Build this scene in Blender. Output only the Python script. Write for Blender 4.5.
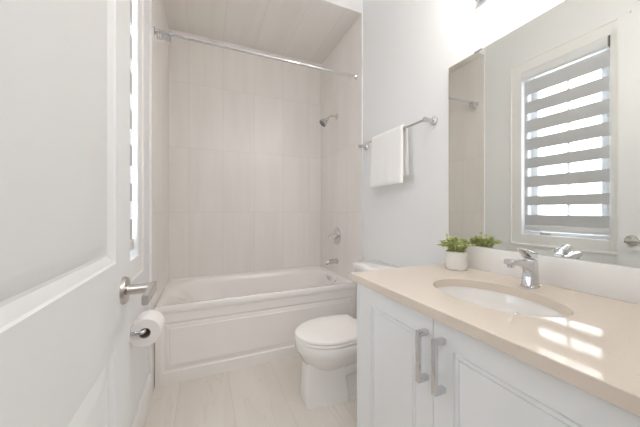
import bpy, bmesh, math, random
from mathutils import Vector, Matrix
random.seed(7)
PI = math.pi
for o in list(bpy.data.objects):
    bpy.data.objects.remove(o)
SC = bpy.context.scene
COL = SC.collection

# ------------------------------------------------------------------ camera
FPX = 268.3
cd = bpy.data.cameras.new('camera'); cam = bpy.data.objects.new('camera', cd); COL.objects.link(cam)
cd.sensor_fit = 'HORIZONTAL'; cd.sensor_width = 36.0; cd.lens = 36.0 * FPX / 640.0
cd.clip_start = 0.02; cd.clip_end = 200
cd.shift_y = -(213.5 - 209.9) / 640.0
cam.location = (0, 0, 1.161)
cam.rotation_euler = (math.radians(90), 0, -math.radians(23.3))
SC.camera = cam

# ------------------------------------------------------------------ light, exposure
w = bpy.data.worlds.new('daylight'); SC.world = w; w.use_nodes = True
bg = w.node_tree.nodes['Background']
bg.inputs['Color'].default_value = (0.90, 0.955, 1.0, 1)
bg.inputs['Strength'].default_value = 8.2
SC.view_settings.view_transform = 'Standard'
SC.view_settings.look = 'None'
SC.view_settings.exposure = 0.08
SC.view_settings.gamma = 1.0
SC.view_settings.use_curve_mapping = False
SC.cycles.max_bounces = 16; SC.cycles.diffuse_bounces = 12; SC.cycles.glossy_bounces = 8; SC.cycles.transparent_max_bounces = 12

HALL_FILL_POWER = 27.0        # unseen fill added in the hall behind the camera, no known lamp there
l = bpy.data.lights.new('hall_fill_light', 'AREA'); l.shape = 'RECTANGLE'; l.size = 1.8; l.size_y = 1.0
l.energy = HALL_FILL_POWER; l.color = (0.96, 0.98, 1.0)
o = bpy.data.objects.new('hall_fill_light', l); COL.objects.link(o); o.location = (0.3, -0.85, 2.68); o.rotation_euler = (math.radians(12), 0, 0)
VANITY_EMIT = 31.0        # the glass shades over the mirror

# ------------------------------------------------------------------ material helpers
def new_mat(name):
    m = bpy.data.materials.new(name); m.use_nodes = True
    return m, m.node_tree, m.node_tree.nodes['Principled BSDF']
def plain(name, col, rough=0.5, metal=0.0, spec=0.5, coat=0.0, noise=0.0, nscale=30.0, bump=0.0):
    m, nt, b = new_mat(name)
    b.inputs['Base Color'].default_value = (*col, 1)
    b.inputs['Roughness'].default_value = rough
    b.inputs['Metallic'].default_value = metal
    b.inputs['Specular IOR Level'].default_value = spec
    b.inputs['Coat Weight'].default_value = coat
    tc = nt.nodes.new('ShaderNodeTexCoord')
    n = nt.nodes.new('ShaderNodeTexNoise'); n.inputs['Scale'].default_value = nscale
    nt.links.new(tc.outputs['Object'], n.inputs['Vector'])
    if noise:
        mr = nt.nodes.new('ShaderNodeMapRange')
        mr.inputs['To Min'].default_value = 1 - noise; mr.inputs['To Max'].default_value = 1 + noise
        nt.links.new(n.outputs['Fac'], mr.inputs['Value'])
        mx = nt.nodes.new('ShaderNodeVectorMath'); mx.operation = 'SCALE'
        mx.inputs[0].default_value = col
        nt.links.new(mr.outputs['Result'], mx.inputs['Scale'])
        nt.links.new(mx.outputs['Vector'], b.inputs['Base Color'])
    if bump:
        bp = nt.nodes.new('ShaderNodeBump'); bp.inputs['Strength'].default_value = bump; bp.inputs['Distance'].default_value = 0.002
        nt.links.new(n.outputs['Fac'], bp.inputs['Height'])
        nt.links.new(bp.outputs['Normal'], b.inputs['Normal'])
    return m
def mth(nt, op, a, b=None, c=None):
    n = nt.nodes.new('ShaderNodeMath'); n.operation = op
    for i, v in enumerate((a, b, c)):
        if v is None: continue
        if isinstance(v, (int, float)): n.inputs[i].default_value = v
        else: nt.links.new(v, n.inputs[i])
    return n.outputs[0]
def tile_mat(name, ua, va, u0, pu, v0, pv, base, dark, grout, rough, streak=(9, 0.8), vein=0.0, gw=0.0022):
    """rectangular tiles on two world axes, with long soft streaks along v that change from tile to tile"""
    m, nt, b = new_mat(name)
    tc = nt.nodes.new('ShaderNodeTexCoord'); sep = nt.nodes.new('ShaderNodeSeparateXYZ')
    nt.links.new(tc.outputs['Object'], sep.inputs[0])
    U = sep.outputs['XYZ'.index(ua)]; V = sep.outputs['XYZ'.index(va)]
    def cell(c, o, p):
        q = mth(nt, 'DIVIDE', mth(nt, 'SUBTRACT', c, o), p)
        idx = mth(nt, 'FLOOR', q); fr = mth(nt, 'FRACT', q)
        d = mth(nt, 'MULTIPLY', mth(nt, 'MINIMUM', fr, mth(nt, 'SUBTRACT', 1.0, fr)), p)
        return idx, d
    iu, du = cell(U, u0, pu); iv, dv = cell(V, v0, pv)
    d = mth(nt, 'MINIMUM', du, dv)
    line = mth(nt, 'SUBTRACT', 1.0, mth(nt, 'SMOOTH_MIN', mth(nt, 'DIVIDE', d, gw), 1.0, 0.1))
    line = mth(nt, 'MAXIMUM', line, 0.0)
    rid = nt.nodes.new('ShaderNodeCombineXYZ')
    nt.links.new(iu, rid.inputs[0]); nt.links.new(iv, rid.inputs[1])
    wn = nt.nodes.new('ShaderNodeTexWhiteNoise'); wn.noise_dimensions = '2D'
    nt.links.new(rid.outputs[0], wn.inputs['Vector'])
    cv = nt.nodes.new('ShaderNodeCombineXYZ')
    nt.links.new(mth(nt, 'MULTIPLY', U, streak[0]), cv.inputs[0])
    nt.links.new(mth(nt, 'MULTIPLY', V, streak[1]), cv.inputs[1])
    nt.links.new(mth(nt, 'MULTIPLY', wn.outputs['Value'], 37.0), cv.inputs[2])
    ns = nt.nodes.new('ShaderNodeTexNoise'); ns.inputs['Scale'].default_value = 1.0
    ns.inputs['Detail'].default_value = 3.0; ns.inputs['Roughness'].default_value = 0.55; ns.inputs['Distortion'].default_value = 0.4
    nt.links.new(cv.outputs[0], ns.inputs['Vector'])
    mr = nt.nodes.new('ShaderNodeMapRange'); mr.inputs['From Min'].default_value = 0.3; mr.inputs['From Max'].default_value = 0.7
    nt.links.new(ns.outputs['Fac'], mr.inputs['Value'])
    fac = mth(nt, 'ADD', mth(nt, 'MULTIPLY', mr.outputs[0], 0.75), mth(nt, 'MULTIPLY', wn.outputs['Value'], 0.25))
    mix = nt.nodes.new('ShaderNodeMix'); mix.data_type = 'RGBA'
    nt.links.new(fac, mix.inputs[0]); mix.inputs[6].default_value = (*base, 1); mix.inputs[7].default_value = (*dark, 1)
    out = mix.outputs[2]
    if vein:
        vn = mth(nt, 'ABSOLUTE', mth(nt, 'SUBTRACT', ns.outputs['Fac'], 0.5))
        vm = mth(nt, 'MULTIPLY', mth(nt, 'SUBTRACT', 1.0, mth(nt, 'MINIMUM', mth(nt, 'DIVIDE', vn, 0.012), 1.0)), vein)
        mv = nt.nodes.new('ShaderNodeMix'); mv.data_type = 'RGBA'
        nt.links.new(vm, mv.inputs[0]); nt.links.new(out, mv.inputs[6]); mv.inputs[7].default_value = (*grout, 1)
        out = mv.outputs[2]
    mg = nt.nodes.new('ShaderNodeMix'); mg.data_type = 'RGBA'
    nt.links.new(line, mg.inputs[0]); nt.links.new(out, mg.inputs[6]); mg.inputs[7].default_value = (*grout, 1)
    nt.links.new(mg.outputs[2], b.inputs['Base Color'])
    b.inputs['Roughness'].default_value = rough
    bp = nt.nodes.new('ShaderNodeBump'); bp.inputs['Strength'].default_value = 0.25; bp.inputs['Distance'].default_value = 0.001
    bp.invert = True
    nt.links.new(line, bp.inputs['Height']); nt.links.new(bp.outputs['Normal'], b.inputs['Normal'])
    return m

M = {}
M['wall'] = plain('wall_paint', (0.83, 0.84, 0.85), 0.6, noise=0.01, nscale=4, bump=0.03)
M['ceil'] = plain('ceiling_paint', (0.87, 0.86, 0.85), 0.7, noise=0.01, nscale=4)
M['hall'] = plain('hall_paint', (0.66, 0.65, 0.63), 0.7, noise=0.01, nscale=4)
M['hall_floor'] = plain('hall_wood', (0.46, 0.40, 0.34), 0.5, noise=0.1, nscale=8)
M['trim'] = plain('trim_paint', (0.85, 0.85, 0.845), 0.35, noise=0.005, nscale=6)
M['door'] = plain('door_paint', (0.82, 0.83, 0.84), 0.38, noise=0.006, nscale=5)
M['cab'] = plain('cabinet_lacquer', (0.86, 0.875, 0.89), 0.38, noise=0.005, nscale=5)
TB, TD, TG = (0.85, 0.823, 0.797), (0.79, 0.762, 0.735), (0.66, 0.635, 0.61)
M['tile_xz'] = tile_mat('linen_tile_back', 'X', 'Z', -0.136, 0.305, 1.137, 0.61, TB, TD, TG, 0.28)
M['tile_yz'] = tile_mat('linen_tile_side', 'Y', 'Z', 2.82, 0.305, 1.137, 0.61, TB, TD, TG, 0.28)
M['tile_xy'] = tile_mat('linen_tile_ceiling', 'X', 'Y', -0.136, 0.305, 2.82, 1.22, TB, TD, TG, 0.32)
M['floor'] = tile_mat('porcelain_floor', 'X', 'Y', -0.15, 0.305, 0.85, 1.22, (0.80, 0.75, 0.695), (0.73, 0.675, 0.62), (0.62, 0.565, 0.51), 0.22, streak=(7, 0.8), vein=0.35)
M['porcelain'] = plain('white_porcelain', (0.90, 0.885, 0.87), 0.10, coat=0.3, noise=0.004, nscale=5)
M['seat'] = plain('white_seat_plastic', (0.93, 0.905, 0.885), 0.22, noise=0.004, nscale=5)
M['acrylic'] = plain('white_acrylic', (0.89, 0.865, 0.845), 0.18, coat=0.2, noise=0.004, nscale=5)
M['chrome'] = plain('polished_chrome', (0.71, 0.71, 0.72), 0.04, metal=1.0, noise=0.01, nscale=20)
M['nickel'] = plain('satin_nickel', (0.60, 0.57, 0.54), 0.26, metal=1.0, noise=0.02, nscale=40)
M['dark'] = plain('dark_opening', (0.06, 0.055, 0.05), 0.6, noise=0.05)
M['red'] = plain('red_indicator', (0.6, 0.06, 0.05), 0.4, noise=0.02)
M['towel'] = plain('white_terry', (0.93, 0.92, 0.91), 0.95, spec=0.1, noise=0.03, nscale=350, bump=0.6)
M['paper'] = plain('tissue_paper', (0.90, 0.87, 0.85), 0.95, spec=0.1, noise=0.015, nscale=120, bump=0.15)
M['card'] = plain('grey_cardboard', (0.35, 0.30, 0.26), 0.9, noise=0.05, nscale=60)
M['pot'] = plain('matte_white_ceramic', (0.88, 0.86, 0.84), 0.45, noise=0.006, nscale=8)
M['soil'] = plain('dark_soil', (0.07, 0.05, 0.035), 0.95, noise=0.4, nscale=150)
M['vinyl'] = plain('white_vinyl', (0.80, 0.81, 0.84), 0.35, noise=0.004)
M['band'] = plain('grey_blind_fabric', (0.55, 0.56, 0.58), 0.9, spec=0.1, noise=0.04, nscale=400)
M['valance'] = plain('pale_grey_cassette', (0.74, 0.75, 0.77), 0.55, noise=0.01)
M['endcap'] = plain('dark_grey_cap', (0.22, 0.22, 0.24), 0.5, noise=0.02)
M['caulk'] = plain('white_caulk', (0.85, 0.84, 0.83), 0.4, noise=0.01)
M['snow'] = plain('snow_ground', (0.9, 0.92, 0.95), 0.9, noise=0.03, nscale=3)
# quartz with tiny flecks
m, nt, b = new_mat('quartz_counter'); M['quartz'] = m
tc = nt.nodes.new('ShaderNodeTexCoord'); vo = nt.nodes.new('ShaderNodeTexVoronoi'); vo.inputs['Scale'].default_value = 95
nt.links.new(tc.outputs['Object'], vo.inputs['Vector'])
rp = nt.nodes.new('ShaderNodeValToRGB'); rp.color_ramp.elements[0].position = 0.10; rp.color_ramp.elements[0].color = (0.60, 0.54, 0.48, 1)
rp.color_ramp.elements[1].position = 0.17; rp.color_ramp.elements[1].color = (0.755, 0.67, 0.585, 1)
nt.links.new(vo.outputs['Distance'], rp.inputs[0]); nt.links.new(rp.outputs[0], b.inputs['Base Color'])
b.inputs['Roughness'].default_value = 0.045
b.inputs['IOR'].default_value = 1.27
M['splash'] = plain('white_quartz_splash', (0.92, 0.925, 0.93), 0.25, noise=0.006, nscale=12)
# mirror
m, nt, b = new_mat('mirror_silver'); M['mirror'] = m
b.inputs['Base Color'].default_value = (0.86, 0.87, 0.84, 1); b.inputs['Metallic'].default_value = 1.0; b.inputs['Roughness'].default_value = 0.0
# window pane: thin clear glass
m, nt, b = new_mat('clear_pane'); M['glass'] = m
tr = nt.nodes.new('ShaderNodeBsdfTransparent'); gl = nt.nodes.new('ShaderNodeBsdfGlossy'); gl.inputs['Roughness'].default_value = 0.0
mx = nt.nodes.new('ShaderNodeMixShader'); mx.inputs[0].default_value = 0.06
nt.links.new(tr.outputs[0], mx.inputs[1]); nt.links.new(gl.outputs[0], mx.inputs[2])
nt.links.new(mx.outputs[0], nt.nodes['Material Output'].inputs['Surface'])
# sheer fabric of the blind
m, nt, b = new_mat('sheer_voile'); M['sheer'] = m
tr = nt.nodes.new('ShaderNodeBsdfTransparent'); tl = nt.nodes.new('ShaderNodeBsdfTranslucent'); tl.inputs['Color'].default_value = (0.30, 0.30, 0.30, 1)
mx = nt.nodes.new('ShaderNodeMixShader'); mx.inputs[0].default_value = 0.16
nt.links.new(tr.outputs[0], mx.inputs[1]); nt.links.new(tl.outputs[0], mx.inputs[2])
nt.links.new(mx.outputs[0], nt.nodes['Material Output'].inputs['Surface'])
# lamp glass
def emit(name, col, s):
    m, nt, b = new_mat(name)
    b.inputs['Base Color'].default_value = (*col, 1); b.inputs['Emission Color'].default_value = (*col, 1)
    b.inputs['Emission Strength'].default_value = s
    return m
M['shade'] = emit('lit_frosted_glass', (1.0, 0.94, 0.875), VANITY_EMIT)
# leaves
m, nt, b = new_mat('leaf_green'); M['leaf'] = m
gi = nt.nodes.new('ShaderNodeNewGeometry'); rp = nt.nodes.new('ShaderNodeValToRGB')
rp.color_ramp.elements[0].color = (0.38, 0.47, 0.18, 1); rp.color_ramp.elements[1].color = (0.80, 0.81, 0.48, 1)
e = rp.color_ramp.elements.new(0.5); e.color = (0.63, 0.68, 0.32, 1)
nt.links.new(gi.outputs['Random Per Island'], rp.inputs[0]); nt.links.new(rp.outputs[0], b.inputs['Base Color'])
b.inputs['Roughness'].default_value = 0.5

# ------------------------------------------------------------------ geometry helpers
def world_loc(o):
    v = Vector((0, 0, 0))
    while o is not None:
        v += o.location; o = o.parent
    return v
def obj(name, bm, mat, parent=None, smooth=True, angle=35, loc=None):
    """bm holds world coordinates; loc re-origins a top-level mesh"""
    bmesh.ops.recalc_face_normals(bm, faces=bm.faces)
    org = world_loc(parent) if parent else (Vector(loc) if loc else Vector((0, 0, 0)))
    bmesh.ops.translate(bm, verts=bm.verts, vec=-org)
    me = bpy.data.meshes.new(name); bm.to_mesh(me); bm.free()
    if smooth:
        me.polygons.foreach_set('use_smooth', [True] * len(me.polygons))
        me.set_sharp_from_angle(angle=math.radians(angle))
    me.materials.append(mat if not isinstance(mat, str) else M[mat])
    o = bpy.data.objects.new(name, me); COL.objects.link(o)
    if parent: o.parent = parent
    elif loc: o.location = loc
    return o
def thing(name, label, cat, loc, group=None):
    o = bpy.data.objects.new(name, None); COL.objects.link(o); o.location = loc; o.empty_display_size = 0.05
    o['label'] = label; o['category'] = cat
    if group: o['group'] = group
    return o
def tag(o, label, cat, group=None):
    o['label'] = label; o['category'] = cat
    if group: o['group'] = group
    return o
def struct(name, bm, mat, parent=None, **k):
    o = obj(name, bm, mat, parent, **k)
    if parent is None: o['kind'] = 'structure'
    return o
def box(bm, x0, x1, y0, y1, z0, z1, bev=0.0, seg=2):
    t = bmesh.new()
    vs = [t.verts.new((x, y, z)) for z in (z0, z1) for y in (y0, y1) for x in (x0, x1)]
    for f in ((0, 1, 3, 2), (4, 6, 7, 5), (0, 4, 5, 1), (2, 3, 7, 6), (0, 2, 6, 4), (1, 5, 7, 3)):
        t.faces.new([vs[i] for i in f])
    if bev: bmesh.ops.bevel(t, geom=t.edges[:], offset=bev, segments=seg, profile=0.5, affect='EDGES')
    merge(bm, t)
    return bm
def merge(bm, t, mat=None):
    if mat is not None: bmesh.ops.transform(t, matrix=mat, verts=t.verts)
    mp = {}
    for v in t.verts: mp[v] = bm.verts.new(v.co)
    for f in t.faces:
        try: bm.faces.new([mp[v] for v in f.verts])
        except ValueError: pass
    t.free()
def bxo(*a, **k):
    return box(bmesh.new(), *a, **k)
def loft(bm, rings, cap0=True, cap1=True, closed=True):
    R = [[bm.verts.new(p) for p in r] for r in rings]
    n = len(R[0])
    for a, b2 in zip(R, R[1:]):
        for i in range(n if closed else n - 1):
            j = (i + 1) % n
            bm.faces.new((a[i], a[j], b2[j], b2[i]))
    if cap0: bm.faces.new(R[0][::-1])
    if cap1: bm.faces.new(R[-1])
    return bm
def frame_from(d):
    d = d.normalized(); u = Vector((0, 0, 1)) if abs(d.z) < 0.9 else Vector((1, 0, 0))
    a = d.cross(u).normalized(); return a, a.cross(d).normalized()
def tube(bm, pts, rad, n=12, cap=True):
    pts = [Vector(p) for p in pts]; rings = []; a = None
    for i, p in enumerate(pts):
        d = (pts[min(i + 1, len(pts) - 1)] - pts[max(i - 1, 0)]).normalized()
        if a is None: a, c = frame_from(d)
        else:
            a = (a - d * a.dot(d)).normalized(); c = a.cross(d)
        r = rad[i] if isinstance(rad, (list, tuple)) else rad
        rings.append([p + a * (r * math.cos(2 * PI * k / n)) + c * (r * math.sin(2 * PI * k / n)) for k in range(n)])
    return loft(bm, rings, cap, cap)
def lathe(bm, org, axis, prof, n=32, cap0=True, cap1=True):
    """prof: list of (radius, distance along axis)"""
    org = Vector(org); axis = Vector(axis).normalized(); a, c = frame_from(axis)
    return loft(bm, [[org + axis * h + a * (max(r, 1e-4) * math.cos(2 * PI * k / n)) + c * (max(r, 1e-4) * math.sin(2 * PI * k / n)) for k in range(n)] for r, h in prof], cap0, cap1)
def arc(p0, p1, p2, n=8):
    p0, p1, p2 = map(Vector, (p0, p1, p2))
    return [p0 * (1 - t) ** 2 + p1 * 2 * t * (1 - t) + p2 * t * t for t in [i / n for i in range(n + 1)]]
def panel_face(bm, f, u0, u1, v0, v1, panels, prof, thick):
    """slab with moulded panels sunk in its front; f(u,v,d) maps to the world"""
    def quad(*ps): bm.faces.new([bm.verts.new(f(*p)) for p in ps])
    us = [u0, panels[0][0], panels[0][1], u1]
    vs = [v0] + [x for p in panels for x in (p[2], p[3])] + [v1]
    t = -thick
    for i in range(3):
        for j in range(len(vs) - 1):
            a, b2, c, d = us[i], us[i + 1], vs[j], vs[j + 1]
            if not (i == 1 and j % 2 == 1): quad((a, c, 0), (b2, c, 0), (b2, d, 0), (a, d, 0))
            quad((a, c, t), (b2, c, t), (b2, d, t), (a, d, t))
    for a, b2 in zip(us, us[1:]):
        for v in (v0, v1): quad((a, v, 0), (b2, v, 0), (b2, v, t), (a, v, t))
    for c, d in zip(vs, vs[1:]):
        for u in (u0, u1): quad((u, c, 0), (u, d, 0), (u, d, t), (u, c, t))
    for (a, b2, c, d) in panels:
        loft(bm, [[f(a + i, c + i, h), f(b2 - i, c + i, h), f(b2 - i, d - i, h), f(a + i, d - i, h)] for i, h in prof], False, True)
    bmesh.ops.remove_doubles(bm, verts=bm.verts, dist=1e-5)
    return bm
def rrect(x0, x1, y0, y1, r, n=8):
    """rounded rectangle outline, counter-clockwise"""
    out = []
    for cx, cy, a0 in ((x1 - r, y1 - r, 0), (x0 + r, y1 - r, PI / 2), (x0 + r, y0 + r, PI), (x1 - r, y0 + r, 1.5 * PI)):
        for i in range(n + 1):
            a = a0 + PI / 2 * i / n
            out.append((cx + r * math.cos(a), cy + r * math.sin(a)))
    return out

# ------------------------------------------------------------------ the room
XL, XR = -0.316, 1.236          # painted walls
TL, TR = -0.302, 1.226          # tile faces
YE, YB = 1.95, 2.82             # tile edge, tiled back wall
YT = 2.03                       # front of the tub
ZA, ZC = 2.83, 3.05             # tiled ceiling over the tub, room ceiling
Y0, Y1 = 0.03, 0.13             # front wall
DX0, DX1, DZ = -0.226, 0.59, 2.52   # doorway
WY0, WY1, WZ0, WZ1 = 0.976, 1.580, 0.933, 2.460   # window opening
TW = 0.16
struct('floor', bxo(XL - TW, XR + 0.12, Y0, 2.95, -0.08, 0.0), 'floor', smooth=False)
struct('ceiling', bxo(XL - TW, XR + 0.12, Y0, 2.95, ZC, ZC + 0.08), 'ceil', smooth=False)
bm = bmesh.new()
box(bm, XL - TW, XL, Y0, WY0, 0, ZC); box(bm, XL - TW, XL, WY1, 2.95, 0, ZC)
box(bm, XL - TW, XL, WY0, WY1, 0, WZ0); box(bm, XL - TW, XL, WY0, WY1, WZ1, ZC)
struct('wall_left', bm, 'wall', smooth=False)
struct('wall_right', bxo(XR, XR + 0.12, Y0, 2.95, 0, ZC), 'wall', smooth=False)
struct('wall_back', bxo(XL, XR, YB + 0.011, 2.95, 0, ZC), 'wall', smooth=False)
bm = bmesh.new()
box(bm, XL, DX0, Y0, Y1, 0, ZC); box(bm, DX1, XR, Y0, Y1, 0, ZC); box(bm, DX0, DX1, Y0, Y1, DZ, ZC)
struct('wall_front', bm, 'wall', smooth=False)
# the hall outside the doorway
bm = bmesh.new()
box(bm, -0.95, 1.75, -1.72, -1.6, 0, 2.75); box(bm, -1.07, -0.95, -1.72, Y0, 0, 2.75); box(bm, 1.75, 1.87, -1.72, Y0, 0, 2.75)
box(bm, -0.95, XL, Y0, Y1, 0, 2.75); box(bm, XR, 1.75, Y0, Y1, 0, 2.75)
struct('wall_hall', bm, 'hall', smooth=False)
struct('ceiling_hall', bxo(-1.07, 1.87, -1.72, Y0, 2.75, 2.85), 'ceil', smooth=False)
struct('floor_hall', bxo(-1.07, 1.87, -1.72, Y0, -0.08, 0.0), 'hall_floor', smooth=False)
# dropped head over the tub, painted on the room side
struct('wall_header', bxo(XL, XR, YE, YB + 0.011, ZA + 0.011, ZC), 'wall', smooth=False)
# tiled surround
struct('wall_alcove_back', bxo(TL, TR, YB, YB + 0.011, 0.0, ZA), 'tile_xz', smooth=False)
struct('wall_alcove_left', bxo(XL, TL, YE + 0.006, YB + 0.011, 0.0, ZA), 'tile_yz', smooth=False)
struct('wall_alcove_right', bxo(TR, XR, YE + 0.006, YB + 0.011, 0.0, ZA), 'tile_yz', smooth=False)
struct('ceiling_alcove', bxo(XL, XR, YE + 0.006, YB + 0.011, ZA, ZA + 0.011), 'tile_xy', smooth=False)
bm = bmesh.new(); box(bm, XL, TL - 0.001, YE, YE + 0.006, 0, ZA + 0.011)
struct('trim_1', bm, 'trim', smooth=False)
bm = bmesh.new(); box(bm, TR + 0.001, XR, YE, YE + 0.006, 0, ZA + 0.011)
struct('trim_2', bm, 'trim', smooth=False)
struct('trim_3', bxo(TL - 0.001, TR + 0.001, YE, YE + 0.006, ZA - 0.001, ZA + 0.011), 'trim', smooth=False)
# skirting with a small moulded top
def skirting(name, x, sx, y0, y1):
    prof = [(0, 0), (0.015, 0), (0.015, 0.105), (0.011, 0.118), (0.011, 0.128), (0.006, 0.138), (0, 0.14)]
    bm = bmesh.new()
    loft(bm, [[(x + sx * d, y, z) for d, z in prof] for y in (y0, y1)])
    return struct(name, bm, 'trim', smooth=False)
skirting('baseboard_left', XL, 1, Y1, YE)
skirting('baseboard_right', XR, -1, 1.060, YE)

# window: casing, frame, pane, crank
win = thing('window_1', 'x', 'x', (XL, 1.278, WZ0))
del win['label']; del win['category']; win['kind'] = 'structure'
cw = 0.105
def mitre(bm, x0, x1, a, b2, prof):
    """a four sided casing round the rectangle a..b (y,z)"""
    loops = []
    for ins, d in prof:
        loops.append([(x0 + d, a[0] - ins, a[1] - ins), (x0 + d, b2[0] + ins, a[1] - ins), (x0 + d, b2[0] + ins, b2[1] + ins), (x0 + d, a[0] - ins, b2[1] + ins)])
    loft(bm, loops, False, False)
    return bm
bm = mitre(bmesh.new(), XL, 0, (WY0, WZ0), (WY1, WZ1), [(0, 0), (0, 0.011), (0.003, 0.014), (0.085, 0.014), (0.09, 0.020), (cw - 0.003, 0.020), (cw, 0.017), (cw, 0)])
obj('casing', bm, 'trim', win, smooth=False)
xf0, xf1 = XL - 0.132, XL - 0.030
def ring4(x0, x1, y0, y1, z0, z1, t):
    bm = bmesh.new()
    box(bm, x0, x1, y0, y0 + t, z0, z1, 0.003); box(bm, x0, x1, y1 - t, y1, z0, z1, 0.003)
    box(bm, x0, x1, y0 + t - .002, y1 - t + .002, z0, z0 + t, 0.003); box(bm, x0, x1, y0 + t - .002, y1 - t + .002, z1 - t, z1, 0.003)
    return bm
obj('window_frame', ring4(xf0, xf1, WY0, WY1, WZ0, WZ1, 0.030), 'vinyl', win)
obj('sash', ring4(xf0 + 0.004, XL - 0.088, WY0 + 0.029, WY1 - 0.029, WZ0 + 0.029, WZ1 - 0.029, 0.055), 'vinyl', win)
obj('mullion', bxo(xf0 + 0.010, XL - 0.092, 1.262, 1.282, WZ0 + .082, WZ1 - .082, 0.003), 'vinyl', win)
obj('glass', bxo(xf0 + 0.020, xf0 + 0.024, WY0 + 0.08, WY1 - 0.08, WZ0 + 0.08, WZ1 - 0.08), 'glass', win, smooth=False)
bm = bmesh.new()
lathe(bm, (xf1 - 0.002, 1.44, WZ0 + 0.016), (1, 0, 0), [(0.0, 0), (0.011, 0), (0.011, 0.006), (0.008, 0.009), (0, 0.009)], 16)
tube(bm, [(xf1 + 0.008, 1.445, WZ0 + 0.017), (xf1 + 0.009, 1.41, WZ0 + 0.019), (xf1 + 0.009, 1.365, WZ0 + 0.018)], [0.006, 0.008, 0.006], 12)
obj('crank_handle', bm, 'nickel', win)

# snow outside
o = struct('ground_snow', bxo(-14, XL - TW - 0.05, -8, 10, -0.6, -0.5), 'snow', smooth=False)

# doorway lining
bm = bmesh.new()
box(bm, DX0 - 0.0, DX0 + 0.018, Y0 - 0.005, Y1 + 0.004, 0, DZ); box(bm, DX1 - 0.018, DX1, Y0 - 0.005, Y1 + 0.004, 0, DZ)
box(bm, DX0 + 0.018, DX1 - 0.018, Y0 - 0.005, Y1 + 0.004, DZ - 0.018, DZ)
struct('trim_4', bm, 'trim', smooth=False)

# ------------------------------------------------------------------ the open door
XD = -0.191
door = thing('door_1', 'x', 'x', (XD - 0.017, 0.145, 0.0)); del door['label']; del door['category']; door['kind'] = 'structure'
prof = [(0, 0), (0.003, -0.004), (0.010, -0.006), (0.020, -0.012), (0.026, -0.012), (0.050, -0.003), (0.054, -0.002)]
bm = panel_face(bmesh.new(), lambda u, v, d: (XD + d, u, v), 0.145, 0.898, 0.012, 2.50,
                [(0.262, 0.768, 0.255, 0.838), (0.262, 0.768, 1.035, 2.385)], prof, 0.035)
obj('door_panel', bm, 'door', door, angle=20)
hd = bmesh.new()
ky, kz = 0.830, 0.955
lathe(hd, (XD, ky, kz), (1, 0, 0), [(0.0, 0), (0.035, 0), (0.035, 0.004), (0.032, 0.009), (0.014, 0.011), (0.0125, 0.016), (0.0125, 0.063), (0.0, 0.063)], 32)
ho = obj('door_handle', hd, 'nickel', door)
lv = bmesh.new()
# flat blade turning back towards the hinge
pts = [(XD + 0.065, ky + 0.014), (XD + 0.065, ky - 0.010), (XD + 0.066, ky - 0.060), (XD + 0.067, ky - 0.112)]
hh = [0.014, 0.014, 0.0125, 0.011]
rings = []
for (x, y), h in zip(pts, hh):
    rings.append([(x + 0.007 * sx, y, kz + h * sz) for sx, sz in ((-1, -0.75), (-0.7, -1), (0.7, -1), (1, -0.75), (1, 0.75), (0.7, 1), (-0.7, 1), (-1, 0.75))])
loft(lv, rings)
obj('lever', lv, 'nickel', ho)
for z in (0.25, 1.25, 2.28):
    obj('hinge', tube(bmesh.new(), [(XD + 0.004, 0.140, z - 0.045), (XD + 0.004, 0.140, z + 0.045)], 0.006, 10), 'nickel', door)

# ------------------------------------------------------------------ bathtub
tub = thing('bathtub', 'white acrylic bathtub with panelled front apron in the tiled alcove', 'bathtub', (0.464, 2.42, 0.0))
zr = 0.510
bm = bmesh.new()
def tring(x0, x1, y0, y1, r, z): return [(x, y, z) for x, y in rrect(x0, x1, y0, y1, r, 10)]
tx0, tx1, ty1 = TL + 0.002, TR - 0.002, YB - 0.002
rings = [tring(tx0, tx1, YT + 0.030, ty1, 0.004, 0.06), tring(tx0, tx1, YT + 0.030, ty1, 0.004, zr - 0.04),
         tring(tx0, tx1, YT + 0.004, ty1, 0.004, zr - 0.038), tring(tx0, tx1, YT, ty1, 0.004, zr - 0.028), tring(tx0, tx1, YT, ty1, 0.004, zr + 0.006),
         tring(tx0, tx1, YT + 0.006, ty1, 0.004, zr + 0.014), tring(tx0, tx1, YT + 0.018, ty1, 0.004, zr + 0.014), tring(tx0 + 0.02, tx1 - 0.02, YT + 0.030, ty1 - 0.015, 0.02, zr + 0.004),
         tring(tx0 + 0.050, tx1 - 0.050, YT + 0.072, ty1 - 0.026, 0.26, zr), tring(tx0 + 0.075, tx1 - 0.058, YT + 0.080, ty1 - 0.035, 0.26, zr - 0.004),
         tring(tx0 + 0.105, tx1 - 0.066, YT + 0.089, ty1 - 0.045, 0.255, zr - 0.014), tring(tx0 + 0.165, tx1 - 0.073, YT + 0.098, ty1 - 0.055, 0.25, zr - 0.05), tring(tx0 + 0.27, tx1 - 0.095, YT + 0.115, ty1 - 0.080, 0.22, zr - 0.20),
         tring(tx0 + 0.36, tx1 - 0.115, YT + 0.135, ty1 - 0.105, 0.19, zr - 0.34), tring(tx0 + 0.41, tx1 - 0.15, YT + 0.17, ty1 - 0.14, 0.15, zr - 0.385)]
loft(bm, rings)
obj('basin', bm, 'acrylic', tub, angle=40)
prof = [(0, 0), (0.006, -0.007), (0.016, -0.009), (0.034, -0.003), (0.040, -0.003), (0.044, 0.0)]
bm = panel_face(bmesh.new(), lambda u, v, d: (u, YT + 0.009 - d, v), tx0 + 0.002, tx1, 0.0, zr - 0.041, [(-0.257, 1.185, 0.076, 0.408)], prof, 0.020)
obj('apron', bm, 'acrylic', tub, angle=20)
bm = bmesh.new()
xo = tx1 - 0.078
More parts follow.
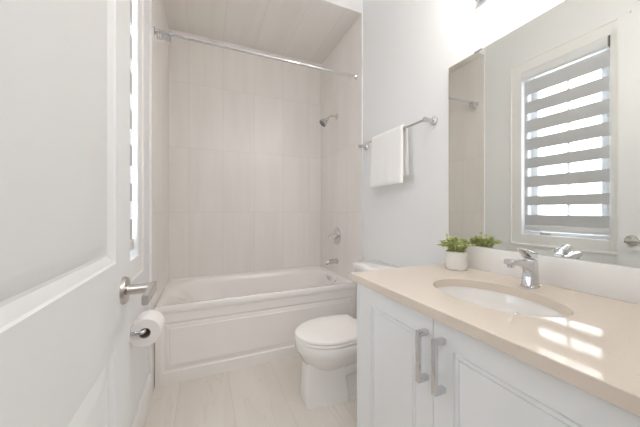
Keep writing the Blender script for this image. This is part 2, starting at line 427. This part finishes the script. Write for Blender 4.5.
lathe(bm, (xo, 2.42, zr - 0.03), (-1, 0, 0.15), [(0, -0.006), (0.023, -0.006), (0.024, 0.004), (0.020, 0.009), (0.012, 0.012), (0.010, 0.024), (0, 0.025)], 24)
ov = obj('overflow_plate', bm, 'chrome', tub)
bm = bmesh.new()
tube(bm, [(xo - 0.018, 2.42, zr - 0.028), (xo - 0.03, 2.42, zr - 0.002), (xo - 0.03, 2.42, zr + 0.008)], 0.006, 10)
obj('trip_lever', bm, 'chrome', ov)

# ------------------------------------------------------------------ shower fittings
YS = 2.415
sh = thing('overhead_shower', 'small chrome shower head on bent arm high on right alcove tile', 'shower head', (TR, YS, 2.098))
obj('flange', lathe(bmesh.new(), (TR, YS, 2.098), (-1, 0, 0), [(0, 0), (0.030, 0), (0.029, 0.005), (0.018, 0.012), (0, 0.012)], 28), 'chrome', sh)
ap = [(TR, YS, 2.098), (TR - 0.05, YS, 2.100)] + arc((TR - 0.05, YS, 2.100), (TR - 0.080, YS, 2.100), (TR - 0.105, YS, 2.062), 6)[1:]
obj('shower_arm', tube(bmesh.new(), ap, 0.0085, 14), 'chrome', sh)
dirv = (-0.72, 0, -0.69)
obj('spray_head', lathe(bmesh.new(), ap[-1], dirv, [(0.0, -0.004), (0.015, -0.004), (0.018, 0.010), (0.015, 0.020), (0.030, 0.036), (0.042, 0.062), (0.042, 0.074), (0.037, 0.076), (0, 0.073)], 28), 'chrome', sh)
hp = Vector(ap[-1]) + Vector(dirv).normalized() * 0.0755
obj('spray_face', lathe(bmesh.new(), hp, dirv, [(0, -0.002), (0.036, -0.002), (0.035, 0.002), (0, 0.003)], 28), 'endcap', sh)
va = thing('shower_valve', 'chrome shower valve with round plate and lever above the tub spout', 'shower valve', (TR, YS, 0.898))
obj('escutcheon', lathe(bmesh.new(), (TR, YS, 0.898), (-1, 0, 0), [(0, 0), (0.084, 0), (0.085, 0.009), (0.081, 0.012), (0.030, 0.015), (0, 0.015)], 40), 'chrome', va)
hb = obj('handle_hub', lathe(bmesh.new(), (TR - 0.010, YS, 0.898), (-1, 0, 0), [(0, 0), (0.030, 0), (0.028, 0.02), (0.026, 0.030), (0.026, 0.068), (0.020, 0.075), (0, 0.076)], 28), 'chrome', va)
bm = bmesh.new()
tube(bm, [(TR - 0.062, YS, 0.898), (TR - 0.064, YS - 0.035, 0.900), (TR - 0.068, YS - 0.085, 0.902)], [0.012, 0.010, 0.0075], 12)
obj('lever', bm, 'chrome', hb)
sp = thing('tub_spout', 'chrome tub spout low on right alcove tile below the valve', 'tub spout', (TR, YS, 0.647))
bm = bmesh.new()
rings = []
for d, ry, rz, dz in ((0, .030, .030, 0), (.008, .030, .030, 0), (.010, .025, .026, 0), (.05, .024, .025, -.001), (.09, .023, .022, -.004), (.115, .021, .017, -.008), (.125, .015, .010, -.010)):
    rings.append([(TR - d, YS + ry * math.cos(2 * PI * k / 20), 0.647 + dz + rz * math.sin(2 * PI * k / 20)) for k in range(20)])
loft(bm, rings)
spo = obj('spout_body', bm, 'chrome', sp)
obj('nozzle', lathe(bmesh.new(), (TR - 0.108, YS, 0.632), (0, 0, -1), [(0.0, 0), (0.013, 0), (0.013, 0.016), (0.010, 0.016), (0, 0.012)], 18), 'chrome', sp)

# rod and its bunch of rings
YR, ZR = 2.035, 2.330
rod = thing('shower_curtain_rod', 'long chrome curtain rod spanning the top of the tub alcove', 'curtain rod', (TL, YR, ZR))
obj('tube', tube(bmesh.new(), [(TL + 0.002, YR, ZR), (TR - 0.002, YR, ZR)], 0.0125, 16), 'chrome', rod)
for x, d in ((TL, 1), (TR, -1)):
    obj('end_flange', lathe(bmesh.new(), (x, YR, ZR), (d, 0, 0), [(0, 0), (0.027, 0), (0.027, 0.004), (0.018, 0.010), (0.014, 0.022), (0, 0.022)], 24), 'chrome', rod)
ring_me = None
NR = 10
for k in range(NR):
    x = TL + 0.018 + k * 0.0085
    lab = 'chrome curtain ring inside the bunch at the left end of the rod'
    if k == 0: lab = 'chrome curtain ring closest to left tile wall on the rod'
    if k == NR - 1: lab = 'rightmost chrome curtain ring of the bunch on the rod'
    if ring_me is None:
        bm = bmesh.new()
        pts = []
        for i in range(25):
            a = -PI / 2 + 2 * PI * i / 24
            pts.append((x, YR + 0.0185 * math.cos(a) , ZR - 0.0140 + 0.0300 * math.sin(a) + (0.0 if math.sin(a) > 0 else -0.006)))
        tube(bm, pts, 0.0019, 6)
        # little hook ball on the lower end
        lathe(bm, (x, YR - 0.004, ZR - 0.052), (0, 0, -1), [(0, 0), (0.004, 0.001), (0.005, 0.004), (0.004, 0.008), (0, 0.009)], 8)
        r0 = obj('curtain_ring', bm, 'chrome', None, loc=(x, YR, ZR)); ring_me = r0.data
        tag(r0, lab, 'curtain ring', 'curtain rings on the shower rod')
    else:
        r = r0.copy(); COL.objects.link(r); r.location = (x, YR, ZR); r.rotation_euler = (math.radians(random.uniform(-4, 4)), 0, math.radians(random.uniform(-9, 9)))
        tag(r, lab, 'curtain ring', 'curtain rings on the shower rod')

# ------------------------------------------------------------------ toilet (faces -X, tank against the right wall)
TY = 1.533
toi = thing('toilet', 'white two-piece toilet with closed lid between tub and vanity', 'toilet', (0.85, TY, 0.0))
def egg(xf, xm, xb, hw, hb, z, n=44, pw=2.0):
    """egg outline: elliptical nose from xf to xm, tapering to half-width hb at the straight back xb"""
    half = []
    k = n // 2
    for i in range(k + 1):
        a = PI / 2 * i / k
        x = xm - (xm - xf) * math.cos(a); half.append((x, hw * abs(math.sin(a)) ** (2 / pw)))
    for i in range(1, 9):
        t = i / 8; half.append((xm + (xb - xm) * t, hw - (hw - hb) * t ** 1.8))
    pts = [(x, TY + y, z) for x, y in half] + [(x, TY - y, z) for x, y in half[:0:-1]]
    return pts
DZT = -0.018
bm = bmesh.new()
loft(bm, [egg(.610, .72, .99, .075, .09, .185), egg(.574, .72, .99, .102, .105, .215), egg(.546, .725, .99, .138, .125, .252), egg(.528, .73, .99, .162, .140, .285), egg(.513, .735, .99, .178, .150, .312),
          egg(.508, .738, .99, .183, .155, .322), egg(.505, .74, .99, .186, .157, .330), egg(.505, .74, .99, .186, .157, .368), egg(.508, .74, .99, .183, .155, .374)])
# pedestal column, flat nose
def ped(xf, xb, wf, wb, z, r=0.028):
    out = []
    pts = [(xf, -wf), (xb, -wb), (xb, wb), (xf, wf)]
    # rounded corners by quadratic blends
    res = []
    for i in range(4):
        p = Vector(pts[i]); a = Vector(pts[i - 1]); c = Vector(pts[(i + 1) % 4])
        pa = p + (a - p).normalized() * r; pc = p + (c - p).normalized() * r
        for t in [j / 6 for j in range(7)]:
            q = pa * (1 - t) ** 2 + p * 2 * t * (1 - t) + pc * t * t
            res.append((q.x, TY + q.y, z))
    return res
loft(bm, [ped(.546, .805, .072, .118, 0.0, .016), ped(.546, .805, .071, .117, 0.02, .016), ped(.549, .805, .066, .112, 0.07, .020), ped(.553, .800, .064, .106, .15), ped(.560, .800, .070, .104, .22), ped(.566, .800, .078, .104, .27)])
# trapway body behind and the foot flange
loft(bm, [ped(.70, 1.10, .074, .088, 0.0), ped(.70, 1.10, .074, .088, .15), ped(.70, 1.12, .100, .105, .26), ped(.70, 1.13, .14, .14, .33), ped(.70, 1.13, .145, .145, .372)])
loft(bm, [ped(.56, 1.09, .070, .150, 0.0), ped(.56, 1.09, .070, .150, .016), ped(.565, 1.085, .066, .142, .026)])
# curled trapway bulge on each side
for s in (1, -1):
    tube(bm, [(0.79, TY + s * 0.075, 0.17), (0.86, TY + s * 0.088, 0.20), (0.93, TY + s * 0.088, 0.16), (0.97, TY + s * 0.085, 0.09), (1.03, TY + s * 0.08, 0.05)], [0.03, 0.04, 0.042, 0.04, 0.035], 14)
obj('bowl', bm, 'porcelain', toi, angle=45)
# seat ring
bm = bmesh.new()
z0 = .376
loft(bm, [egg(.507, .738, .945, .181, .152, z0), egg(.502, .738, .945, .185, .154, z0 + .004), egg(.502, .738, .945, .185, .154, z0 + .014), egg(.506, .738, .943, .181, .151, z0 + .018)])
obj('seat', bm, 'seat', toi, angle=45)
bm = bmesh.new(); z0 = .3965
loft(bm, [egg(.508, .738, .940, .180, .150, z0), egg(.502, .738, .942, .184, .153, z0 + .0035), egg(.502, .738, .942, .184, .153, z0 + .0125), egg(.507, .738, .940, .180, .150, z0 + .0185), egg(.523, .738, .930, .166, .141, z0 + .0215), egg(.61, .738, .88, .09, .09, z0 + .0235)])
obj('lid', bm, 'seat', toi, angle=45)
for s in (1, -1):
    obj('hinge', tube(bmesh.new(), [(0.956, TY + s * 0.055, 0.392), (0.956, TY + s * 0.095, 0.392)], 0.012, 12), 'seat', toi)
bm = bmesh.new()
def trr(x0, x1, hw, r, z): return [(x, y, z) for x, y in rrect(x0, x1, TY - hw, TY + hw, r, 6)]
loft(bm, [trr(1.055, 1.205, .180, .03, .385), trr(1.050, 1.212, .188, .035, .40), trr(1.022, 1.216, .214, .035, .728)])
obj('tank', bm, 'porcelain', toi, angle=45)
bm = bmesh.new()
loft(bm, [trr(1.016, 1.218, .219, .035, .729), trr(1.006, 1.222, .229, .038, .734), trr(1.006, 1.222, .229, .038, .762), trr(1.012, 1.220, .223, .035, .771), trr(1.035, 1.205, .20, .03, .776)])
obj('tank_lid', bm, 'porcelain', toi, angle=45)
bm = bmesh.new()
lathe(bm, (1.032, TY + 0.14, 0.675), (-1, 0, 0), [(0, -0.005), (0.014, -0.005), (0.014, 0.006), (0.009, 0.008), (0.009, 0.018), (0, 0.018)], 18)
tube(bm, [(1.017, TY + 0.14, 0.675), (1.013, TY + 0.10, 0.668), (1.011, TY + 0.065, 0.662)], [0.007, 0.007, 0.006], 10)
obj('flush_lever', bm, 'chrome', toi)

# ------------------------------------------------------------------ toilet paper on the left wall
tpx, tpz = -0.226, 0.664
tph = thing('toilet_paper_holder', 'chrome single-arm toilet paper holder on wall behind the open door', 'paper holder', (XL, 1.283, tpz))
obj('wall_flange', lathe(bmesh.new(), (XL, 1.283, tpz), (1, 0, 0), [(0, 0), (0.026, 0), (0.026, 0.006), (0.020, 0.010), (0, 0.010)], 24), 'chrome', tph)
bm = bmesh.new()
tube(bm, [(XL + 0.008, 1.283, tpz)] + arc((tpx - 0.012, 1.283, tpz), (tpx, 1.283, tpz), (tpx, 1.296, tpz), 6) + [(tpx, 1.425, tpz)], 0.008, 14)
obj('arm', bm, 'chrome', tph)
obj('end_cap', lathe(bmesh.new(), (tpx, 1.425, tpz), (0, 1, 0), [(0, 0), (0.011, 0), (0.011, 0.008), (0, 0.010)], 16), 'chrome', tph)
roll = thing('toilet_paper_roll', 'white toilet paper roll hanging on the chrome arm by the door', 'toilet paper', (tpx, 1.35, tpz))
rc = (tpx, 1.300, tpz - 0.011)
bm = bmesh.new()
lathe(bm, rc, (0, 1, 0), [(0.0215, 0.0), (0.055, 0.0), (0.0575, 0.002), (0.0575, 0.113), (0.055, 0.115), (0.0215, 0.115), (0.0215, 0.0)], 48, False, False)
obj('paper', bm, 'paper', roll)
bm = bmesh.new()
lathe(bm, rc, (0, 1, 0), [(0.0195, 0.0005), (0.0212, 0.0005), (0.0212, 0.1145), (0.0195, 0.1145), (0.0195, 0.0005)], 32, False, False)
obj('cardboard_core', bm, 'card', roll)
# loose sheet at the back, towards the wall
bm = bmesh.new()
sheet = []
for i in range(9):
    t = i / 8
    sheet.append((tpx - 0.0585 - 0.003 * math.sin(t * 3), tpz - 0.011 - 0.075 * t))
loft(bm, [[(x + d, y, z) for d, y in ((0, 1.302), (0.0012, 1.302), (0.0012, 1.403), (0, 1.403))] for x, z in sheet])
obj('loose_sheet', bm, 'paper', roll)

# ------------------------------------------------------------------ vanity
VX, VY0, VY1, ZT, TH = 0.637, 0.185, 1.055, 0.872, 0.032
van = thing('vanity_cabinet', 'white two-door vanity cabinet with recessed panel doors below the counter', 'cabinet', (0.93, 0.62, 0.0))
bm = bmesh.new(); bx0, bx1 = VX + 0.019, XR - 0.002; zt = ZT - TH - 0.001
box(bm, bx0, bx1, VY0, VY0 + 0.018, 0.10, zt); box(bm, bx0, bx1, VY1 - 0.018, VY1, 0.10, zt)
box(bm, bx0, bx1, VY0 + .018, VY1 - .018, 0.10, 0.118); box(bm, bx1 - 0.012, bx1, VY0 + .018, VY1 - .018, 0.118, zt)
box(bm, bx0, bx0 + 0.018, VY0 + .018, VY1 - .018, zt - 0.02, zt)
obj('body', bm, 'cab', van, smooth=False)
obj('filler_strip', bxo(VX, bx0, 1.032, VY1, 0.10, zt, 0.001), 'cab', van, smooth=False)
obj('toe_kick', bxo(bx0 + 0.05, bx1, VY0, VY1, 0.0, 0.10), 'cab', van, smooth=False)
prof = [(0, 0), (0.001, -0.005), (0.0035, -0.005), (0.0055, -0.0008), (0.0135, -0.0008), (0.015, -0.006), (0.0175, -0.006), (0.019, -0.002)]
for y0, y1, hy in ((0.6125, 1.030, 0.635), (0.188, 0.6095, 0.572)):
    bm = panel_face(bmesh.new(), lambda u, v, d: (VX - d, u, v), y0, y1, 0.105, zt - 0.002, [(y0 + 0.070, y1 - 0.088 if y0 > .5 else y1 - 0.070, 0.18, 0.765)], prof, 0.018)
    d = obj('door', bm, 'cab', van, angle=20)
    bm = bmesh.new(); hz0, hz1 = 0.635, 0.791
    box(bm, 0.596, 0.606, hy - 0.0085, hy + 0.0085, hz0, hz1, 0.0012)
    box(bm, 0.6055, VX, hy - 0.0085, hy + 0.0085, hz1 - 0.016, hz1, 0.0012); box(bm, 0.6055, VX, hy - 0.0085, hy + 0.0085, hz0, hz0 + 0.016, 0.0012)
    obj('handle', bm, 'chrome', d)

# counter with an oval cut-out and a splashback
CX0, CX1, CY0, CY1 = 0.618, XR - 0.001, 0.155, 1.078
SX, SY, SA, SB = 0.910, 0.615, 0.152, 0.212
ctop = thing('countertop', 'cream quartz vanity countertop with oval sink cut-out and white backsplash', 'countertop', (SX, SY, ZT))
corners = [math.atan2(y - SY, x - SX) for x in (CX0, CX1) for y in (CY0, CY1)]
angs = sorted([2 * PI * k / 96 - PI for k in range(96)] + corners)
def rect_pt(a, g=0.0):
    dx, dy = math.cos(a), math.sin(a); ts = []
    if dx > 1e-9: ts.append((CX1 - g - SX) / dx)
    if dx < -1e-9: ts.append((CX0 + g - SX) / dx)
    if dy > 1e-9: ts.append((CY1 - g - SY) / dy)
    if dy < -1e-9: ts.append((CY0 + g - SY) / dy)
    t = min(ts); return SX + dx * t, SY + dy * t
def ell(a, g=0.0):
    dx, dy = math.cos(a), math.sin(a); t = 1 / math.sqrt((dx / (SA + g)) ** 2 + (dy / (SB + g)) ** 2)
    return SX + dx * t, SY + dy * t
bm = bmesh.new()
zb = ZT - TH
loft(bm, [[(*ell(a, -0.0), zb) for a in angs], [(*ell(a), ZT - 0.002) for a in angs], [(*ell(a, 0.002), ZT) for a in angs], [(*rect_pt(a, 0.0015), ZT) for a in angs],
          [(*rect_pt(a), ZT - 0.002) for a in angs], [(*rect_pt(a), zb + 0.001) for a in angs], [(*rect_pt(a, 0.001), zb) for a in angs], [(*ell(a, 0.0), zb) for a in angs]], False, False)
bmesh.ops.remove_doubles(bm, verts=bm.verts, dist=1e-6)
obj('slab', bm, 'quartz', ctop, angle=30)
bs = obj('backsplash', bxo(XR - 0.021, XR - 0.001, CY0, CY1, ZT + 0.0002, 0.982, 0.0015), 'splash', ctop)
bs['label'] = 'white upstand along the wall'
# sink
sk = thing('sink', 'white oval undermount sink in the cream countertop', 'sink', (SX, SY, 0.70))
bm = bmesh.new()
def se(ga, gb, z, n=72): return [(SX + ga * math.cos(2 * PI * k / n), SY + gb * math.sin(2 * PI * k / n), z) for k in range(n)]
loft(bm, [se(.172, .234, zb - .014), se(.172, .234, zb - 0.001), se(.156, .218, zb - 0.001), se(.153, .215, zb - .006), se(.148, .208, zb - .04), se(.132, .190, zb - .085), se(.100, .150, zb - .118), se(.055, .085, zb - .134), se(.024, .024, zb - .139),
          se(.024, .024, zb - .16), se(.06, .09, zb - .15), se(.11, .165, zb - .132), se(.145, .205, zb - .095), se(.160, .222, zb - .04), se(.160, .222, zb - .014)], False, False)
obj('bowl', bm, 'porcelain', sk, angle=50)
obj('drain', lathe(bmesh.new(), (SX, SY, zb - .141), (0, 0, 1), [(0, 0), (0.022, 0), (0.023, 0.003), (0.019, 0.005), (0.017, 0.003), (0.015, 0.003), (0.013, 0.007), (0, 0.009)], 28), 'chrome', sk)
obj('overflow_hole', lathe(bmesh.new(), (SX + 0.1405, SY, zb - .062), (-1, 0, 0.15), [(0, 0), (0.009, 0), (0.009, 0.003), (0.006, 0.004), (0, 0.003)], 18), 'chrome', sk)

# faucet
FX, FY = 1.126, 0.615
fa = thing('faucet', 'chrome single-lever faucet on the counter behind the oval sink', 'faucet', (FX, FY, ZT))
def frr(cx, hx, hy, r, z, dz=0.0): return [(x, y, z + dz * (cx - x)) for x, y in rrect(cx - hx, cx + hx, FY - hy, FY + hy, r, 5)]
bm = bmesh.new()
loft(bm, [frr(FX, .027, .026, .012, ZT + .0003), frr(FX, .027, .026, .012, ZT + .005), frr(FX, .0240, .0225, .010, ZT + .008), frr(FX + .001, .0205, .020, .009, ZT + .05), frr(FX + .002, .0195, .019, .009, ZT + .100), frr(FX + .002, .017, .0165, .008, ZT + .104)])
fb = obj('body', bm, 'chrome', fa, angle=40)
bm = bmesh.new()
rings = []
for x, hz_, hy_, zc in ((FX - .006, .022, .0182, .074), (FX - .022, .020, .0184, .080), (FX - .040, .015, .0182, .089), (FX - .075, .0115, .0178, .097), (FX - .108, .010, .0175, .101), (FX - .126, .0095, .017, .102), (FX - .131, .006, .014, .101)):
    rings.append([(x, FY + a, ZT + zc + c) for a, c in rrect(-hy_, hy_, -hz_, hz_, 0.0055, 4)])
loft(bm, rings)
so = obj('spout', bm, 'chrome', fa, angle=40)
obj('aerator', lathe(bmesh.new(), (FX - .114, FY, ZT + .095), (0, 0, -1), [(0, 0), (0.0115, 0), (0.0115, 0.012), (0.009, 0.013), (0, 0.011)], 20), 'chrome', so)
bm = bmesh.new()
rings = []
for x, hy_, z0_, z1_ in ((FX + .020, .016, .106, .116), (FX + .015, .0175, .105, .128), (FX - .004, .018, .105, .133), (FX - .016, .0175, .108, .136), (FX - .032, .0165, .124, .141), (FX - .050, .015, .137, .146), (FX - .053, .013, .140, .1445)):
    rings.append([(x, FY + sy * hy_, ZT + z) for sy, z in ((-1, z0_ + .002), (-.85, z0_), (.85, z0_), (1, z0_ + .002), (1, z1_ - .002), (.85, z1_), (-.85, z1_), (-1, z1_ - .002))])
loft(bm, rings)
lo = obj('lever', bm, 'chrome', fa, angle=40)
obj('temperature_dot', lathe(bmesh.new(), (FX - .0190, FY - .004, ZT + .114), (-1, 0, -0.5), [(0, -.004), (0.0042, -.004), (0.0042, 0.002), (0, 0.0025)], 14), 'red', lo)['label'] = 'small red dot'

# plant
PX, PY, PR = 1.133, 0.944, 0.048
pl = thing('potted_plant', 'small leafy green plant in white cylindrical pot on counter corner', 'plant', (PX, PY, ZT))
bm = lathe(bmesh.new(), (PX, PY, ZT + .0003), (0, 0, 1), [(0, 0), (PR - .004, 0), (PR - .001, .003), (PR, .008), (PR + .001, .084), (PR - .001, .087), (PR - .004, .087), (PR - .005, .074), (0, .074)], 40)
obj('pot', bm, 'pot', pl)
obj('soil', lathe(bmesh.new(), (PX, PY, ZT + .0743), (0, 0, 1), [(0, 0), (PR - .0055, 0), (PR - .007, .003), (0.02, .006), (0, .006)], 24), 'soil', pl)
bm = bmesh.new(); stems = bmesh.new()
rnd = random.Random(11)
def leaf(bm, p, d, up, L, W):
    d = d.normalized(); s = d.cross(up)
    s = s.normalized() if s.length > 1e-4 else Vector((1, 0, 0)); u = s.cross(d).normalized()
    rows = [(0.0, .12, 0), (0.25, .8, .10), (0.5, 1.0, .12), (0.78, .7, .04), (1.0, .06, -.10)]
    prev = None
    for t, wd, h in rows:
        c = p + d * (L * t) + u * (L * h)
        row = [bm.verts.new(c - s * (W * wd) + u * (W * .25 * wd)), bm.verts.new(c), bm.verts.new(c + s * (W * wd) + u * (W * .25 * wd))]
        if prev:
            for i in range(2): bm.faces.new((prev[i], prev[i + 1], row[i + 1], row[i]))
        prev = row
for k in range(60):
    a = 2 * PI * k * 0.618; rr = 0.006 + 0.026 * math.sqrt((k % 30) / 30)
    base = Vector((PX + rr * math.cos(a), PY + rr * math.sin(a), ZT + .078))
    out = Vector((math.cos(a), math.sin(a), 0)); reach = 0.010 + 0.046 * (rnd.random() ** 0.7)
    if out.x > 0: out.x *= 0.35
    top = base + out * reach + Vector((0, 0, 0.018 + 0.066 * (1 - reach / 0.075) + rnd.uniform(-.016, .008)))
    mid = base + out * (reach * .45) + Vector((0, 0, (top.z - base.z) * .8 + .008))
    path = arc(base, mid, top, 6)
    tube(stems, path, [0.0012] * 6 + [0.0007], 5)
    for i in range(1, 7):
        for sgn in (1, -1):
            d = (path[i] - path[i - 1]).normalized(); side = d.cross(Vector((0, 0, 1)))
            if side.length < 1e-3: side = Vector((1, 0, 0))
            dv = side.normalized() * sgn + d * rnd.uniform(.3, .9) + Vector((0, 0, rnd.uniform(-.35, .45)))
            leaf(bm, path[i], dv, Vector((rnd.uniform(-.3, .3), rnd.uniform(-.3, .3), 1)), rnd.uniform(.009, .015), rnd.uniform(.005, .008))
    leaf(bm, path[-1], path[-1] - path[-2], Vector((0, 0.2, 1)), .015, .007)
lim = XR - 0.024
for v in bm.verts:
    if v.co.x > lim: v.co.x = lim - 0.3 * min(0.01, v.co.x - lim)
obj('foliage', bm, 'leaf', pl, angle=180)
obj('stems', stems, 'leaf', pl)

# ------------------------------------------------------------------ mirror
MX = XR - 0.007
MY0, MY1, MZ0, MZ1 = 0.165, 1.071, 0.984, 1.938
mir = thing('wall_mirror', 'large frameless mirror on right wall above the vanity', 'mirror', (XR, 0.62, MZ0))
obj('mirror_glass', bxo(MX, XR - 0.0015, MY0, MY1, MZ0, MZ1), 'mirror', mir, smooth=False)
for y in (0.90, 0.36):
    bm = bmesh.new(); box(bm, MX - 0.002, XR - 0.001, y - 0.020, y + 0.020, MZ1 - 0.004, MZ1 + 0.004, 0.001)
    obj('mirror_clip', bm, 'endcap', mir)

# ------------------------------------------------------------------ vanity light (only its end shows at the top of the frame)
vl = thing('vanity_light', 'chrome vanity light bar on right wall above the mirror', 'wall light', (XR, 0.62, 2.20))
obj('backplate', bxo(XR - 0.028, XR - 0.001, 0.345, 0.902, 2.172, 2.285, 0.006), 'chrome', vl)
for y in (0.48, 0.62, 0.76):
    bm = tube(bmesh.new(), [(XR - 0.026, y, 2.245), (XR - 0.195, y, 2.245)] + arc((XR - 0.195, y, 2.245), (XR - 0.220, y, 2.245), (XR - 0.220, y, 2.275), 5)[1:], 0.008, 12)
    am = obj('lamp_arm', bm, 'chrome', vl)
    bm = lathe(bmesh.new(), (XR - 0.220, y, 2.272), (0, 0, 1), [(0.0, 0.0), (0.034, 0.0), (0.045, 0.006), (0.050, 0.06), (0.050, 0.125), (0.047, 0.128), (0, 0.128)], 28)
    obj('lamp_shade', bm, 'shade', am)

# ------------------------------------------------------------------ towel bar and towel
BX, BZ = XR - 0.064, 1.682
tb = thing('towel_bar', 'chrome towel bar on right wall between alcove and mirror', 'towel bar', (XR, 1.54, BZ))
for y in (1.180, 1.890):
    bm = lathe(bmesh.new(), (XR, y, BZ), (-1, 0, 0), [(0, 0), (0.027, 0), (0.027, 0.006), (0.023, 0.010), (0.011, 0.013), (0.011, 0.050), (0.014, 0.054), (0.014, 0.074), (0, 0.076)], 26)
    obj('bracket', bm, 'chrome', tb)
obj('bar', tube(bmesh.new(), [(BX, 1.172, BZ), (BX, 1.898, BZ)], 0.0085, 16), 'chrome', tb)
TY0, TY1 = 1.352, 1.694
path = []      # (x, z) centre line of the folded towel over the bar
th = 0.017; R_ = 0.0085 + th / 2 + 0.001
nf = 26
for i in range(nf): path.append((BX - R_, 1.332 + (BZ - 1.332) * i / nf))
for i in range(11):
    a = PI - PI * i / 10; path.append((BX + R_ * math.cos(a), BZ + R_ * math.sin(a)))
for i in range(1, 21): path.append((BX + R_, BZ - (BZ - 1.385) * i / 20))
NY = 30
bm = bmesh.new()
def tow(i, j, side):
    x, z = path[i]
    x0, z0 = path[max(i - 1, 0)]; x1, z1 = path[min(i + 1, len(path) - 1)]
    nx, nz = -(z1 - z0), (x1 - x0); l = math.hypot(nx, nz); nx /= l; nz /= l
    v = j / NY; y = TY0 + (TY1 - TY0) * v
    front = i < nf
    drop = max(0, (BZ - z)) / 0.35
    wav = 0.0035 * math.sin(v * 9 + 1.0 + drop * 1.5) * drop + 0.002 * math.sin(v * 23 + 2) * drop
    e = min(v, 1 - v) * (TY1 - TY0); ee = 1.0 if e > th / 2 else math.sqrt(max(0.0, 1 - (1 - e / (th / 2)) ** 2))
    k = min(i, len(path) - 1 - i); ke = (0.35, 0.8, 1.0)[min(k, 2)]
    h = th / 2 * max(ee, 0.25) * ke
    sgn = 1 if side else -1
    # the two hanging layers lean outward a little
    lean = -0.010 * drop if front else 0.008 * drop
    y += (v - 0.5) * 0.012 * drop
    return Vector((x + nx * h * sgn + lean + (wav if front else -wav * .4), y, z + nz * h * sgn))
G = [[[bm.verts.new(tow(i, j, s)) for j in range(NY + 1)] for i in range(len(path))] for s in (0, 1)]
n = len(path)
for s in (0, 1):
    for i in range(n - 1):
        for j in range(NY): bm.faces.new((G[s][i][j], G[s][i][j + 1], G[s][i + 1][j + 1], G[s][i + 1][j]))
for i in range(n - 1):
    for j in (0, NY): bm.faces.new((G[0][i][j], G[0][i + 1][j], G[1][i + 1][j], G[1][i][j]))
for j in range(NY):
    for i in (0, n - 1): bm.faces.new((G[0][i][j], G[0][i][j + 1], G[1][i][j + 1], G[1][i][j]))
o = obj('towel', bm, 'towel', None, angle=60, loc=(BX, 1.523, BZ))
tag(o, 'folded white towel draped over the chrome towel bar', 'towel')

# ------------------------------------------------------------------ zebra blind in the window
XBL = XL - 0.008
bl = thing('zebra_blind', 'grey and sheer striped roller blind in the window, seen in mirror', 'blind', (XBL, 1.278, WZ1))
bm = bmesh.new()
prof = [(XL - 0.028, 2.374), (XL + 0.010, 2.374), (XL + 0.024, 2.386), (XL + 0.026, 2.437), (XL + 0.020, 2.457), (XL - 0.028, 2.457)]
loft(bm, [[(x, y, z) for x, z in prof] for y in (WY0 + 0.009, WY1 - 0.009)])
obj('cassette', bm, 'valance', bl, angle=30)
for y0, y1, mm in ((WY0 + 0.002, WY0 + 0.0088, 'endcap'), (WY1 - 0.0088, WY1 - 0.002, 'valance')):
    obj('cassette_end_cap', loft(bmesh.new(), [[(x, y, z) for x, z in prof] for y in (y0, y1)]), mm, bl, angle=30)
fy0, fy1 = WY0 + 0.010, 1.561
obj('sheer_panel', bxo(XBL - 0.0006, XBL, fy0, fy1, 1.000, 2.376), 'sheer', bl, smooth=False)
for z0, z1 in [(2.236, 2.358), (2.059, 2.167), (1.885, 1.995), (1.718, 1.823), (1.550, 1.642), (1.373, 1.472), (1.203, 1.287), (1.020, 1.116)]:
    obj('fabric_band', bxo(XBL + 0.0004, XBL + 0.0014, fy0, fy1, z0, z1), 'band', bl, smooth=False)
obj('bottom_bar', bxo(XBL - 0.010, XBL + 0.008, fy0 - 0.004, fy1 + 0.006, 0.972, 1.019, 0.004), 'valance', bl)
